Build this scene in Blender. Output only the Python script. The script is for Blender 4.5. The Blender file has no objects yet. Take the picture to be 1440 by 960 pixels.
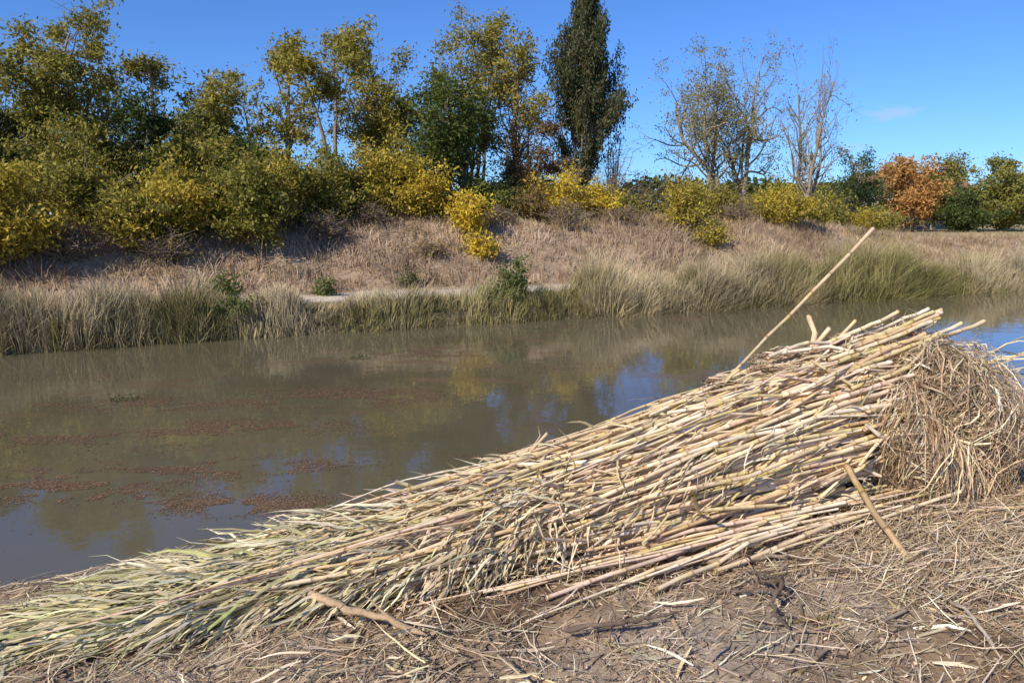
import bpy, math
import numpy as np
rng=np.random.default_rng(11)
scene=bpy.context.scene
A=math.radians(23.5); CA,SA=math.cos(A),math.sin(A)
# canal frame: u runs along the canal, w across it (towards far bank); water level z=0
def toxy(u,w): return u*CA-w*SA, u*SA+w*CA
def touw(x,y): return x*CA+y*SA, -x*SA+y*CA
def hsh(i,j,s):
    n=(i*374761393+j*668265263+s*144269504)&0xffffffff
    n=((n^(n>>13))*1274126177)&0xffffffff
    n=((n^(n>>15))*1103515245)&0xffffffff
    return ((n^(n>>16))&0xffff)/65535.
def vn(x,y,s=0):
    x=np.asarray(x,float);y=np.asarray(y,float)
    i=np.floor(x).astype(np.int64);j=np.floor(y).astype(np.int64)
    fx=x-i;fy=y-j;fx=fx*fx*(3-2*fx);fy=fy*fy*(3-2*fy)
    return (hsh(i,j,s)*(1-fx)+hsh(i+1,j,s)*fx)*(1-fy)+(hsh(i,j+1,s)*(1-fx)+hsh(i+1,j+1,s)*fx)*fy
def fbm(x,y,s=0,o=3):
    t=0;a=1;n=0
    for k in range(o):
        t=t+a*(vn(x*2**k+k*17.3,y*2**k-k*9.1,s+k)*2-1);n+=a;a*=.5
    return t/n
def sst(a,b,x):
    t=np.clip((x-a)/(b-a),0,1);return t*t*(3-2*t)
def Hemb(u): return 2.5-1.15*sst(20,36,u)
def Z(u,w):
    u=np.asarray(u,float);w=np.asarray(w,float)
    e=3.85+.2*fbm(u*.6,u*0+.5,3)
    near=1.1+.05*fbm(u*.9,w*.9,5)+.03*fbm(u*4,w*4,6)+.014*fbm(u*13,w*13,8)
    k=sst(e,e+1.3,w); z=near*(1-k)-.8*k
    fe=17.6+.4*fbm(u*.3,u*0+3.3,13)
    z=z+1.25*sst(fe-.7,fe+.5,w)
    z=z+.17*sst(fe+.6,19.6,w)
    m=sst(20.5,21.2,w)
    z=z+(Hemb(u)-.62)*sst(20.5,25.2,w+.3*fbm(u*.3,w*.3,21))+m*.16*fbm(u*.8,w*.8,22)
    z=z-(Hemb(u)-1.3)*sst(31,46,w)
    return z
def P3(u,w,h=0.):
    x,y=toxy(u,w);return np.array([x,y,float(Z(u,w))+h])

# ---------------------------------------------------------------- mesh helpers
def build(name,V,F,mat,C=None,parent=None,smooth=False):
    me=bpy.data.meshes.new(name);V=np.asarray(V,np.float32);F=np.asarray(F,np.int32)
    m,k=F.shape
    me.vertices.add(len(V));me.vertices.foreach_set('co',V.ravel())
    me.loops.add(m*k);me.loops.foreach_set('vertex_index',F.ravel())
    me.polygons.add(m);me.polygons.foreach_set('loop_start',np.arange(0,m*k,k,dtype=np.int32))
    if smooth: me.polygons.foreach_set('use_smooth',np.ones(m,bool))
    me.update(calc_edges=True)
    if C is not None:
        a=me.color_attributes.new('Col','FLOAT_COLOR','POINT')
        c=np.ones((len(V),4),np.float32);c[:,:3]=np.clip(C,0,1);a.data.foreach_set('color',c.ravel())
    me.materials.append(mat)
    ob=bpy.data.objects.new(name,me);scene.collection.objects.link(ob)
    if parent: ob.parent=parent
    return ob
def empty(name,loc=(0,0,0)):
    e=bpy.data.objects.new(name,None);scene.collection.objects.link(e);return e
class Acc:
    def __init__(s): s.V=[];s.F=[];s.C=[];s.n=0
    def add(s,V,F,C):
        s.V.append(V);s.F.append(F+s.n);s.C.append(C);s.n+=len(V)
    def get(s): return np.concatenate(s.V),np.concatenate(s.F),np.concatenate(s.C)
    def build(s,name,mat,parent=None,smooth=False):
        V,F,C=s.get();return build(name,V,F,mat,C,parent,smooth)
def norm(a): return a/np.maximum(np.linalg.norm(a,axis=-1,keepdims=True),1e-9)
def tube(P,R,n,col):
    P=np.asarray(P,float);R=np.asarray(R,float);K=len(P)
    T=np.gradient(P,axis=0)
    bad=np.linalg.norm(T,axis=1)<1e-6; T[bad]=P[-1]-P[0]
    T=norm(T);m=norm(P[-1]-P[0])
    ref=np.array([0,0,1.]) if abs(m[2])<.8 else np.array([1.,0,0])
    S=norm(np.cross(T,ref));B=np.cross(S,T)
    a=np.arange(n)/n*2*math.pi
    V=P[:,None]+R[:,None,None]*(np.cos(a)[None,:,None]*S[:,None]+np.sin(a)[None,:,None]*B[:,None])
    i=np.arange(K-1)[:,None]*n;j=np.arange(n)[None];j2=(j+1)%n
    F=np.stack([i+j,i+j2,i+n+j2,i+n+j],-1).reshape(-1,4)
    C=np.broadcast_to(np.asarray(col,float).reshape(-1,1,3) if np.ndim(col)==2 else np.asarray(col,float),(K,n,3)).reshape(-1,3)
    return V.reshape(-1,3),F,C
def ribbons(P,S,Wd,C,fold=None):
    N,K,_=P.shape
    h=S*(Wd/2)[...,None]
    if fold is None:
        V=np.stack([P-h,P+h],2);c=2
    else:
        V=np.stack([P-h,P+fold*(Wd*.28)[...,None],P+h],2);c=3
    b=(np.arange(N)*K*c)[:,None,None]+(np.arange(K-1)*c)[None,:,None]+np.arange(c-1)[None,None]
    F=np.stack([b,b+1,b+c+1,b+c],-1).reshape(-1,4)
    Cc=np.repeat(C[:,:,None],c,2).reshape(-1,3)
    return V.reshape(-1,3),F,Cc
def blades(base,h,wd,lean,cb,ct,K=3,rg=rng):
    N=len(base);t=np.linspace(0,1,K)
    L3=np.concatenate([lean,np.zeros((N,1))],1)
    P=base[:,None]+np.array([0,0,1.])*(h[:,None]*(t-.25*t**2*np.minimum(1,np.linalg.norm(lean,axis=1))[:,None]))[...,None]+L3[:,None]*(h[:,None]*t**2)[...,None]
    a=rg.uniform(0,2*math.pi,N);S=np.stack([np.cos(a),np.sin(a),np.zeros(N)],1)[:,None]+np.zeros((1,K,1))
    W=wd[:,None]*(1-.85*t**1.5)[None]
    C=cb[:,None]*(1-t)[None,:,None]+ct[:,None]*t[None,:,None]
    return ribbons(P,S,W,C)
def leaves(c,ax,nr,L,W,col):
    ax=norm(ax);s=norm(np.cross(ax,nr))
    V=np.stack([c-ax*(L/2)[:,None],c+s*(W/2)[:,None]+ax*(L*.05)[:,None],c+ax*(L/2)[:,None],c-s*(W/2)[:,None]+ax*(L*.05)[:,None]],1)
    N=len(c);F=np.arange(N*4).reshape(N,4)
    return V.reshape(-1,3),F,np.repeat(col,4,0)
def pick(pal,n,rg=rng,p=None,j=.12):
    pal=np.array(pal,float);c=pal[rg.choice(len(pal),n,p=p)]
    return np.clip(c*(1+rg.normal(0,j,(n,1)))*(1+rg.normal(0,.04,(n,3))),.005,.9)

# ---------------------------------------------------------------- materials
def mat(name,rough=.7,trans=0,spec=.3,nscale=0,namt=.3,bump=0,bscale=30):
    m=bpy.data.materials.new(name);m.use_nodes=True;nt=m.node_tree;N=nt.nodes;L=nt.links
    b=N['Principled BSDF'];out=N['Material Output']
    a=N.new('ShaderNodeAttribute');a.attribute_name='Col';col=a.outputs['Color']
    if nscale:
        tc=N.new('ShaderNodeTexCoord');n=N.new('ShaderNodeTexNoise');n.inputs['Scale'].default_value=nscale;n.inputs['Detail'].default_value=5;n.inputs['Roughness'].default_value=.65
        L.new(tc.outputs['Object'],n.inputs['Vector'])
        mr=N.new('ShaderNodeMapRange');mr.inputs[1].default_value=.3;mr.inputs[2].default_value=.7;mr.inputs[3].default_value=1-namt;mr.inputs[4].default_value=1+namt
        L.new(n.outputs['Fac'],mr.inputs[0])
        v=N.new('ShaderNodeVectorMath');v.operation='SCALE';L.new(col,v.inputs[0]);L.new(mr.outputs[0],v.inputs['Scale']);col=v.outputs[0]
        if bump:
            n2=N.new('ShaderNodeTexNoise');n2.inputs['Scale'].default_value=bscale;n2.inputs['Detail'].default_value=6;n2.inputs['Roughness'].default_value=.7
            L.new(tc.outputs['Object'],n2.inputs['Vector'])
            bp=N.new('ShaderNodeBump');bp.inputs['Strength'].default_value=bump;bp.inputs['Distance'].default_value=.03
            L.new(n2.outputs['Fac'],bp.inputs['Height']);L.new(bp.outputs[0],b.inputs['Normal'])
    L.new(col,b.inputs['Base Color']);b.inputs['Roughness'].default_value=rough;b.inputs['Specular IOR Level'].default_value=spec
    if trans:
        t=N.new('ShaderNodeBsdfTranslucent');L.new(col,t.inputs['Color'])
        mx=N.new('ShaderNodeMixShader');mx.inputs[0].default_value=trans
        L.new(b.outputs[0],mx.inputs[1]);L.new(t.outputs[0],mx.inputs[2]);L.new(mx.outputs[0],out.inputs['Surface'])
    return m
M_leaf=mat('foliage',.6,.35,.25)
M_dry=mat('dry_grass',.8,0,.15)
M_strap=mat('cane_leaf',.55,0,.35,nscale=25,namt=.2)
M_cane=mat('cane_stalk',.5,0,.35,nscale=18,namt=.22)
M_bark=mat('bark',.9,0,.15,nscale=9,namt=.35,bump=.6,bscale=25)
M_ground=mat('soil',.95,0,.1,nscale=7,namt=.35,bump=.9,bscale=22)
M_plain=mat('painted',.8,0,.2,nscale=3,namt=.08)

# ---------------------------------------------------------------- ground
def grade(segs):
    out=[]
    for a,b,s in segs: out.append(np.arange(a,b,s))
    out.append([segs[-1][1]]);return np.concatenate(out)
us=grade([(-500,-60,40),(-60,-14,4),(-14,-2.5,.5),(-2.5,7,.04),(7,12,.12),(12,50,.5),(50,110,4),(110,700,45)])
ws=grade([(-300,-20,40),(-20,-1,1),(-1,1,.1),(1,5.4,.035),(5.4,17,.6),(17,27,.16),(27,46,.8),(46,110,5),(110,800,60)])
U,W=np.meshgrid(us,ws,indexing='ij')
Zg=Z(U,W);X,Y=toxy(U,W)
V=np.stack([X,Y,Zg],-1).reshape(-1,3)
nu,nw=U.shape
i=np.arange(nu-1)[:,None]*nw;j=np.arange(nw-1)[None]
F=np.stack([i+j,i+nw+j,i+nw+j+1,i+j+1],-1).reshape(-1,4)
def mixc(a,b,t): return a*(1-t[...,None])+np.array(b)*t[...,None]
C=np.zeros(U.shape+(3,))+np.array([.38,.26,.155])
C=mixc(C,[.52,.39,.26],sst(.05,.5,fbm(U*.8,W*.9,31)))
C=mixc(C,[.20,.13,.08],sst(.1,.6,fbm(U*1.7,W*1.7,35)))
gp=np.exp(-(((U-2.1)/.8)**2+((W-2.2)/.28)**2))*(.6+.8*vn(U*3,W*3,55))
C=mixc(C,[.46,.37,.28],np.clip(gp,0,1))
C=mixc(C,[.12,.095,.055],sst(3.9,4.4,W))
C=mixc(C,[.20,.16,.08],sst(17.2,18.2,W))
C=mixc(C,[.66,.55,.41],sst(19.0,19.3,W+.3*fbm(U*.7,W,41)))
C=mixc(C,[.40,.28,.18],sst(20.4,21.0,W+.4*fbm(U*.7,W,42)))
C=mixc(C,[.35,.27,.15],sst(27,40,W))
build('ground',V,F,M_ground,C.reshape(-1,3),smooth=True)

# ---------------------------------------------------------------- water
m=bpy.data.materials.new('murky_water');m.use_nodes=True;nt=m.node_tree;N=nt.nodes;L=nt.links;b=N['Principled BSDF']
tc=N.new('ShaderNodeTexCoord')
n=N.new('ShaderNodeTexNoise');n.inputs['Scale'].default_value=.35;n.inputs['Detail'].default_value=4
L.new(tc.outputs['Object'],n.inputs['Vector'])
cr=N.new('ShaderNodeValToRGB');cr.color_ramp.elements[0].position=.3;cr.color_ramp.elements[0].color=(.110,.092,.050,1);cr.color_ramp.elements[1].position=.7;cr.color_ramp.elements[1].color=(.145,.124,.074,1)
L.new(n.outputs['Fac'],cr.inputs[0])
mp=N.new('ShaderNodeMapping');mp.inputs['Rotation'].default_value=(0,0,-A);mp.inputs['Scale'].default_value=(.35,1.1,1);L.new(tc.outputs['Object'],mp.inputs['Vector'])
sf=N.new('ShaderNodeTexNoise');sf.inputs['Scale'].default_value=1.0;sf.inputs['Detail'].default_value=7;sf.inputs['Roughness'].default_value=.65;L.new(mp.outputs[0],sf.inputs['Vector'])
sr=N.new('ShaderNodeMapRange');sr.inputs[1].default_value=.56;sr.inputs[2].default_value=.66;sr.inputs[4].default_value=.7;L.new(sf.outputs['Fac'],sr.inputs[0])
mc=N.new('ShaderNodeMixRGB');L.new(sr.outputs[0],mc.inputs[0]);L.new(cr.outputs[0],mc.inputs[1]);mc.inputs[2].default_value=(.16,.092,.048,1)
L.new(mc.outputs[0],b.inputs['Base Color'])
rr_=N.new('ShaderNodeMapRange');rr_.inputs[3].default_value=.025;rr_.inputs[4].default_value=.4;L.new(sr.outputs[0],rr_.inputs[0]);L.new(rr_.outputs[0],b.inputs['Roughness'])
b.inputs['IOR'].default_value=1.55
n1=N.new('ShaderNodeTexNoise');n1.inputs['Scale'].default_value=5;n1.inputs['Detail'].default_value=3
n2=N.new('ShaderNodeTexNoise');n2.inputs['Scale'].default_value=1.1;n2.inputs['Detail'].default_value=2
L.new(tc.outputs['Object'],n1.inputs['Vector']);L.new(tc.outputs['Object'],n2.inputs['Vector'])
ad=N.new('ShaderNodeMath');ad.operation='MULTIPLY_ADD';L.new(n2.outputs['Fac'],ad.inputs[0]);ad.inputs[1].default_value=2.5;L.new(n1.outputs['Fac'],ad.inputs[2])
bp=N.new('ShaderNodeBump');bp.inputs['Strength'].default_value=1;bp.inputs['Distance'].default_value=.0014
L.new(ad.outputs[0],bp.inputs['Height']);L.new(bp.outputs[0],b.inputs['Normal'])
q=[toxy(-450,3.6),toxy(600,3.6),toxy(600,18.8),toxy(-450,18.8)]
build('canal_water',[(a,c,0) for a,c in q],[[0,1,2,3]],m)

# floating debris
acc=Acc()
patches=[(-3.1,7.9,.6,.16,1500),(-5.1,7.4,.7,.2,2400),(-2.6,6.85,.45,.12,1200),(-2.4,11.2,.8,.35,2200),(-1.8,14.9,1.1,.4,2400),(-3.6,9.5,.8,.2,1500),
 (-5.8,9.0,1.1,.28,1600),(.5,18.3,.8,.15,500),(-5.2,10.7,1.0,.22,1500),(0,8.4,.4,.1,200),(1.2,13.5,.8,.25,400),(-4.4,7.1,.5,.1,500),(-1.0,16.3,1.2,.25,900),(-6.5,6.2,.6,.2,700),(6,17,2,.4,400),(-7,12.5,1.3,.4,900)]
for (x,y,sx,sy,n) in patches:
    n=int(n*5);px=x+rng.normal(0,sx*1.1,n);py=y+rng.normal(0,sy*1.1,n)
    dd=vn(px*2.2,py*4.2,77)+.7*(vn(px*7,py*10,78)-.5);k=dd>.45+rng.normal(0,.07,n);px=px[k];py=py[k];n=len(px)
    c=np.stack([px,py,np.full(n,.003)+rng.uniform(0,.004,n)],1)
    a=rng.uniform(0,6.28,n);ax=np.stack([np.cos(a),np.sin(a),rng.normal(0,.03,n)],1)
    nr=np.array([0,0,1.])+rng.normal(0,.06,(n,3))
    acc.add(*leaves(c,ax,nr,rng.uniform(.012,.04,n),rng.uniform(.006,.018,n),pick([[.20,.115,.065],[.15,.085,.05],[.27,.17,.095]],n)))
acc.build('floating_leaf_debris',M_dry)
acc=Acc()
for (x,y) in [(-3.05,14.35),(-5.9,11.0),(.7,18.0)]:
    n=110;c=np.stack([x+rng.normal(0,.13,n),y+rng.normal(0,.10,n),rng.uniform(.01,.05,n)],1)
    acc.add(*leaves(c,rng.normal(0,1,(n,3)),rng.normal(0,1,(n,3)),rng.uniform(.03,.07,n),rng.uniform(.02,.03,n),pick([[.14,.14,.05],[.2,.19,.08]],n)))
acc.build('floating_water_weed',M_leaf)

# ---------------------------------------------------------------- reeds on far waterline
def rprof(u):
    return np.interp(u,[-20,-3,0,1.2,2.5,4,8.8,9.8,11,14,20,23,27,40],[1.4,1.4,1.25,1.05,.75,.55,.5,.9,1.4,1.35,1.25,1.1,1.2,1.1])*(.58+.84*vn(u*1.5,u*0+2,17))
def far_grass(n,u0,u1,w0,w1,hf,wd,palb,palt,leanamt,clump=2.2,toward=0.,thr=.25,seed=0,patch=.5):
    u=rng.uniform(u0,u1,n);w=rng.uniform(w0,w1,n)
    d=vn(u*clump,w*clump,seed+50);k=d>thr+rng.normal(0,.08,n);u=u[k];w=w[k];d=d[k];n=len(u)
    x,y=toxy(u,w);z=Z(u,w)
    base=np.stack([x,y,z-.03],1)
    big=vn(u*.6,w*.6,seed+51)
    h=hf(u,w)*rng.uniform(.5,1.1,n)*(.6+.6*d)*(.7+.6*big)
    a=vn(u*clump*.8,w*clump*.8,seed+52)*12.;lean=np.stack([np.cos(a),np.sin(a)],1)*leanamt*rng.uniform(.2,1.2,n)[:,None]+rng.normal(0,.15,(n,2))
    lean+=np.array([SA,-CA])*toward
    gg=vn(u*.45+3,w*.9,seed+57)
    m=len(palt);ci=np.clip((gg*1.5-.25+rng.normal(0,.25,n))*m,0,m-1).astype(int)
    ct=np.array(palt,float)[ci]*(1+rng.normal(0,.15,(n,1)));cb=pick(palb,n,j=.15)
    g=vn(u*.9,w*.9,seed+53)[:,None];sc=1-patch*.5+patch*g
    return blades(base,h,wd*rng.uniform(.6,1.3,n),lean,cb*sc,ct*sc)
acc=Acc()
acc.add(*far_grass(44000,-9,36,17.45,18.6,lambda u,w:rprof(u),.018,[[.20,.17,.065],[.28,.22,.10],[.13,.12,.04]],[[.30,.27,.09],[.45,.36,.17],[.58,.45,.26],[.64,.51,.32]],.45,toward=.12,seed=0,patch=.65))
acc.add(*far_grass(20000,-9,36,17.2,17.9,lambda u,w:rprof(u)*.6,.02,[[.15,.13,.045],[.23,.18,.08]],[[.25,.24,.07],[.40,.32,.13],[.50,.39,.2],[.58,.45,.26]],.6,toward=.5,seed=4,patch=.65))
acc.add(*far_grass(12000,-9,2.5,18.4,19.3,lambda u,w:rprof(u)*.7,.018,[[.34,.26,.14]],[[.60,.47,.29],[.54,.41,.22]],.4,seed=9))
acc.add(*far_grass(8000,10.5,36,18.4,19.2,lambda u,w:rprof(u)*.8,.018,[[.34,.26,.14]],[[.60,.47,.29],[.54,.41,.22]],.4,seed=12))
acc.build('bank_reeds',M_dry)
acc=Acc()
acc.add(*far_grass(62000,-9,40,20.7,27.5,lambda u,w:.44+0*u,.024,[[.38,.26,.16],[.28,.18,.11]],[[.38,.25,.16],[.60,.44,.29],[.52,.37,.24],[.70,.54,.38],[.36,.27,.12]],.85,clump=1.6,thr=.25,seed=20,patch=.75))
acc.add(*far_grass(9000,-9,40,20.9,26,lambda u,w:.75+0*u,.02,[[.28,.18,.11]],[[.42,.29,.18],[.52,.39,.25],[.28,.22,.10]],.6,clump=.9,thr=.6,seed=33,patch=.7))
acc.add(*far_grass(20000,-9,60,25,34,lambda u,w:.4+0*u,.03,[[.30,.21,.11]],[[.54,.42,.24],[.40,.33,.14]],.6,clump=1.2,thr=.25,seed=25))
acc.add(*far_grass(4000,-9,40,19.2,20.7,lambda u,w:.10+0*u,.015,[[.28,.2,.1]],[[.25,.25,.08],[.5,.4,.25]],.7,clump=2.5,thr=.6,seed=28))
acc.build('dry_bank_grass',M_dry)

# ---------------------------------------------------------------- trees
GR=[.115,.145,.028];OL=[.29,.25,.045];YG=[.48,.37,.05];YE=[.74,.52,.05];DK=[.05,.07,.022];BR=[.28,.15,.075]
def foliage(tw,n,pal,sig,lsz,rg,flat=.65,keep=.85,lw=.42):
    tw=np.asarray(tw);m=len(tw)
    cl=vn(tw[:,0]*1.1+tw[:,2]*.9,tw[:,1]*1.1-tw[:,2]*1.3,7)
    wgt=(.25+rg.random(m))*(cl>1-keep-.12)*(.3+cl);wgt/=wgt.sum()
    k=rg.choice(m,n,p=wgt)
    c=tw[k]+rg.normal(0,1,(n,3))*np.array([sig,sig,sig*flat])*rg.uniform(.5,1.4,(n,1))
    tv=np.clip(.6*vn(tw[:,0]*.8+tw[:,2]*.7,tw[:,1]*.8+tw[:,2]*.9,5)+.4*rg.random(m),0,.999)
    pal=np.array(pal,float);f=tv[k]*(len(pal)-1)+rg.normal(0,.3,n);f=np.clip(f,0,len(pal)-1.001);i=f.astype(int);f=(f-i)[:,None]
    col=pal[i]*(1-f)+pal[i+1]*f;col*=(1+rg.normal(0,.18,(n,1)))
    ax=rg.normal(0,1,(n,3));ax[:,2]-=.3;nr=rg.normal(0,.7,(n,3));nr[:,2]+=.45;nr[:,0]-=.25;nr[:,1]-=.25
    L=lsz*rg.uniform(.6,1.3,n)
    return leaves(c,ax,nr,L,L*lw,np.clip(col,.006,.8))
def tree(name,u,w,top,spread,nleaf,pal,lsz=.155,sig=.21,r0=.12,leaders=3,lean=(0,0),seed=1,barkc=(.27,.215,.16),prob=(.62,.6,.5),start=.3,keep=.8,trop=.05,side=(.7,1.3)):
    rg=np.random.default_rng(seed);base=P3(u,w,-.15);H=top-base[2]
    pts=[];tw=[]
    def br(p,d,Ln,r,lev):
        n=max(3,int(Ln/.28));st=Ln/n;ps=[p];rs=[r]
        for i in range(n):
            d=d+rg.normal(0,.17 if lev else .11,3)+np.array([0,0,trop]);d=d/np.linalg.norm(d)
            p=p+d*st;f=(i+1)/n;ps.append(p);rs.append(max(r*(1-.75*f),.006))
            if lev<3 and f>(start if lev==0 else .22) and rg.random()<prob[lev]:
                q=rg.normal(0,1,3);q-=d*np.dot(q,d);q/=np.linalg.norm(q);a=rg.uniform(*side)
                br(p,d*math.cos(a)+q*math.sin(a),Ln*rg.uniform(.28,.55)*(1.2-f*.6),rs[-1]*.62,lev+1)
            if lev>=2 or (lev==1 and f>.6) or (lev==0 and f>.9): tw.append(p)
        pts.append((np.array(ps),np.array(rs),6 if lev==0 else (5 if lev==1 else 3)))
    for l in range(leaders):
        d=np.array([lean[0]+rg.normal(0,.3),lean[1]+rg.normal(0,.3),1.]);d/=np.linalg.norm(d)
        br(base+np.array([rg.normal(0,.2),rg.normal(0,.2),0]),d,H*rg.uniform(.6,1.05),r0*rg.uniform(.7,1.1),0)
    tw=np.array(tw);zs=H/(np.percentile(tw[:,2],99.5)-base[2])
    off=tw[:,:2]-base[:2]-np.array(lean)*(tw[:,2:3]-base[2])*.8
    sx=spread/np.percentile(np.linalg.norm(off,axis=1),90)
    def fix(p):
        q=p.copy();ln=np.array(lean)*(p[:,2:3]-base[2])*.8
        q[:,:2]=base[:2]+ln+(p[:,:2]-base[:2]-ln)*sx;q[:,2]=base[2]+(p[:,2]-base[2])*zs;return q
    tw=fix(tw);acc=Acc()
    for ps,rs,k in pts:
        acc.add(*tube(fix(ps),rs,k,np.array(barkc)*rg.uniform(.8,1.2)))
    e=empty(name);acc.build('trunk_and_limbs',M_bark,e,True)
    if nleaf:
        V,F,C=foliage(tw,nleaf,pal,sig,lsz,rg,keep=keep);build('crown_leaves',V,F,M_leaf,C,e)
    return e
def shrub(name,u,w,top,spread,nleaf,pal,lsz=.14,sig=.18,stems=26,seed=1,twiggy=False,barkc=(.24,.19,.14),keep=.85):
    rg=np.random.default_rng(seed);base=P3(u,w,-.05);H=max(top-base[2],.4);acc=Acc();tw=[]
    for s in range(stems):
        a=rg.uniform(0,6.28);out=rg.random()**.7;hh=H*(1-.45*out**2)*rg.uniform(.4,1.08)
        n=9;t=np.linspace(0,1,n)[:,None]
        end=np.array([math.cos(a)*spread*out,math.sin(a)*spread*out])*rg.uniform(.7,1.25)
        p=np.concatenate([base[:2]+end*(t**1.3)+rg.normal(0,.08,(n,2)).cumsum(0)*.6,base[2]+hh*(1-(1-t)**1.5)],1)
        acc.add(*tube(p,.022*(1-.8*t[:,0])+.004,4,barkc));tw+=list(p[2:])
        for k in range(5 if not twiggy else 10):
            i0=rg.integers(2,n);d=rg.normal(0,1,3);d[2]=abs(d[2])*.6-.1;d/=np.linalg.norm(d);l=rg.uniform(.25,.7)*min(1,spread)
            q=p[i0]+d*l*np.linspace(0,1,4)[:,None]+rg.normal(0,.02,(4,3))
            acc.add(*tube(q,[.008,.007,.005,.003],3,barkc));tw+=list(q[1:])
    e=empty(name);acc.build('stems',M_bark,e,True)
    if nleaf:
        V,F,C=foliage(tw,nleaf,pal,sig,lsz,rg,keep=keep);build('leaves',V,F,M_leaf,C,e)
    return e
P1=[GR,OL,OL,YG];P2=[OL,OL,YG]
tree('locust_tree',-5.4,29,8.5,2.4,8500,P1,seed=1,lean=(.05,0),keep=.6)
tree('locust_tree',-4.0,28.3,7.8,2.2,6500,P1,seed=41,keep=.6)
tree('locust_tree',-2.3,29,9.2,2.4,10500,P1,seed=2,keep=.6)
tree('locust_tree',-.6,29.5,8.0,1.9,6000,P1,seed=42,keep=.55)
tree('locust_tree',.4,28.5,7.4,1.9,6000,P1,seed=3,keep=.6)
tree('locust_tree',1.7,30,7.8,1.7,4800,P1,seed=4,keep=.55)
tree('locust_tree',3.4,29,8.6,1.4,3200,P2,seed=48,leaders=2,lean=(-.06,0),start=.5,keep=.55,r0=.13)
tree('locust_tree',4.9,28,9.3,1.9,5800,P2,seed=6,leaders=2,lean=(.02,0),start=.5,r0=.16,keep=.5)
tree('locust_tree',6.6,29,7.4,1.7,4800,P2,seed=43,keep=.6)
tree('locust_tree',8.2,29,9.9,2.3,10500,P2,seed=7,start=.35,keep=.55)
tree('locust_tree',10.2,28.4,9.0,1.9,7000,[GR,OL,YG],seed=44,keep=.55)
tree('locust_tree',11.5,30,10.9,2.0,8800,P2,seed=8,start=.4,keep=.55)
tree('locust_tree',13.4,29,10.4,1.9,7500,P2,seed=9,start=.35,keep=.55)
tree('field_elm_tree',9.5,27,7.5,2.1,15000,[DK,GR,GR,OL],seed=10,sig=.3,start=.12,keep=.95)
tree('vine_covered_tree',12.2,27.4,6.2,1.6,10000,[BR,[.17,.10,.05],OL],seed=11,sig=.25,start=.1,keep=1)
tree('evergreen_oak_tree',-4.6,27.6,6.4,2.2,12500,[DK,DK,GR,OL],seed=12,sig=.3,start=.1,keep=.9)
tree('evergreen_oak_tree',-.9,27,6.5,1.5,9000,[DK,DK,GR],seed=13,sig=.28,start=.1,keep=.9)
tree('evergreen_oak_tree',1.6,28,5.9,2.1,9000,[DK,GR,OL],seed=14,sig=.28,start=.1,keep=.9)
HB=(.29,.235,.18)
tree('half_bare_locust_tree',22.6,28,9.8,2.6,8000,[[.28,.23,.09],OL,[.36,.29,.11]],seed=15,lean=(-.12,0),start=.3,barkc=HB,lsz=.12,prob=(.8,.75,.7),keep=.6,r0=.14)
tree('half_bare_locust_tree',25,29,11,2.2,6000,[[.28,.23,.09],OL],seed=16,start=.3,barkc=HB,lsz=.12,lean=(-.02,0),prob=(.8,.75,.7),keep=.55,r0=.14)
tree('bare_tree',27.8,28.5,10.9,2.1,300,[[.28,.23,.09],OL],seed=17,start=.25,barkc=HB,lean=(.05,0),prob=(.85,.75,.7),r0=.13)
tree('young_oak_tree',33.8,31,6.3,1.5,4500,[[.045,.08,.035],GR],seed=18,start=.2,sig=.2)
SH=[OL,YG,YG,YE]
lst=[(-5.6,22.2,3.6,1.3,8000,SH),(-4.3,22.6,4.2,1.6,11000,SH),(-2.6,24.3,4.6,1.5,7000,P1),(-1.2,23.0,3.7,1.2,6500,[GR,OL,YG,YE]),(-.2,23.6,4.4,1.5,9000,SH),(1.2,24.2,4.8,1.5,8000,[GR,OL,YG]),(1.9,23.0,4.2,1.3,8500,[GR,OL,OL,YG]),(2.6,24.2,5.0,1.5,8500,[GR,OL,YG,YE]),
  (4.1,25,4.8,1.6,8500,P1),(6.2,26,5.4,1.6,9000,SH),(7.6,25.4,4.9,1.3,8000,[OL,YG,YE]),(8.7,23.6,3.7,.6,3200,[YG,YE,YE]),(8.72,22.5,2.3,.35,1300,[YG,YE,YE]),(10.5,26,4.2,1.2,5000,[DK,GR,OL]),
  (13.3,26,4.5,1.3,5500,[OL,YE,YG]),(15.1,26,3.9,1.0,3600,[YG,YE]),(17.8,24.2,4.3,.95,3600,SH),(18.3,23,2.6,.6,1500,SH),(19.6,26,3.9,1.2,3400,P2),(23,24.5,3.7,1.4,6000,SH),(28,26.5,3.9,1.5,4500,P1),(25.4,27.2,4.2,1.3,4000,P2),
  (30.5,27,3.4,1.4,4000,SH),(-7,24,5,2,7000,SH),(5.2,26.8,4.6,1.6,7000,[DK,GR,OL]),(21.3,26,3.9,1.2,3500,P2),(11.8,25.6,3.8,.9,3000,[BR,OL]),(3.4,26.5,5.2,1.5,6000,P1),(7.0,27.4,5.8,1.5,6000,P1),(-3.2,26,5.6,1.6,7000,P1),(.2,26,5.6,1.5,6000,P1),(33,28,3.2,1.4,3500,P2),(16.3,26.4,3.6,1.0,2500,P2)]
for k,(u,w,top,sp,n,pal) in enumerate(lst): shrub('locust_shrub',u,w,top,sp,n,pal,seed=100+k)
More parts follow.
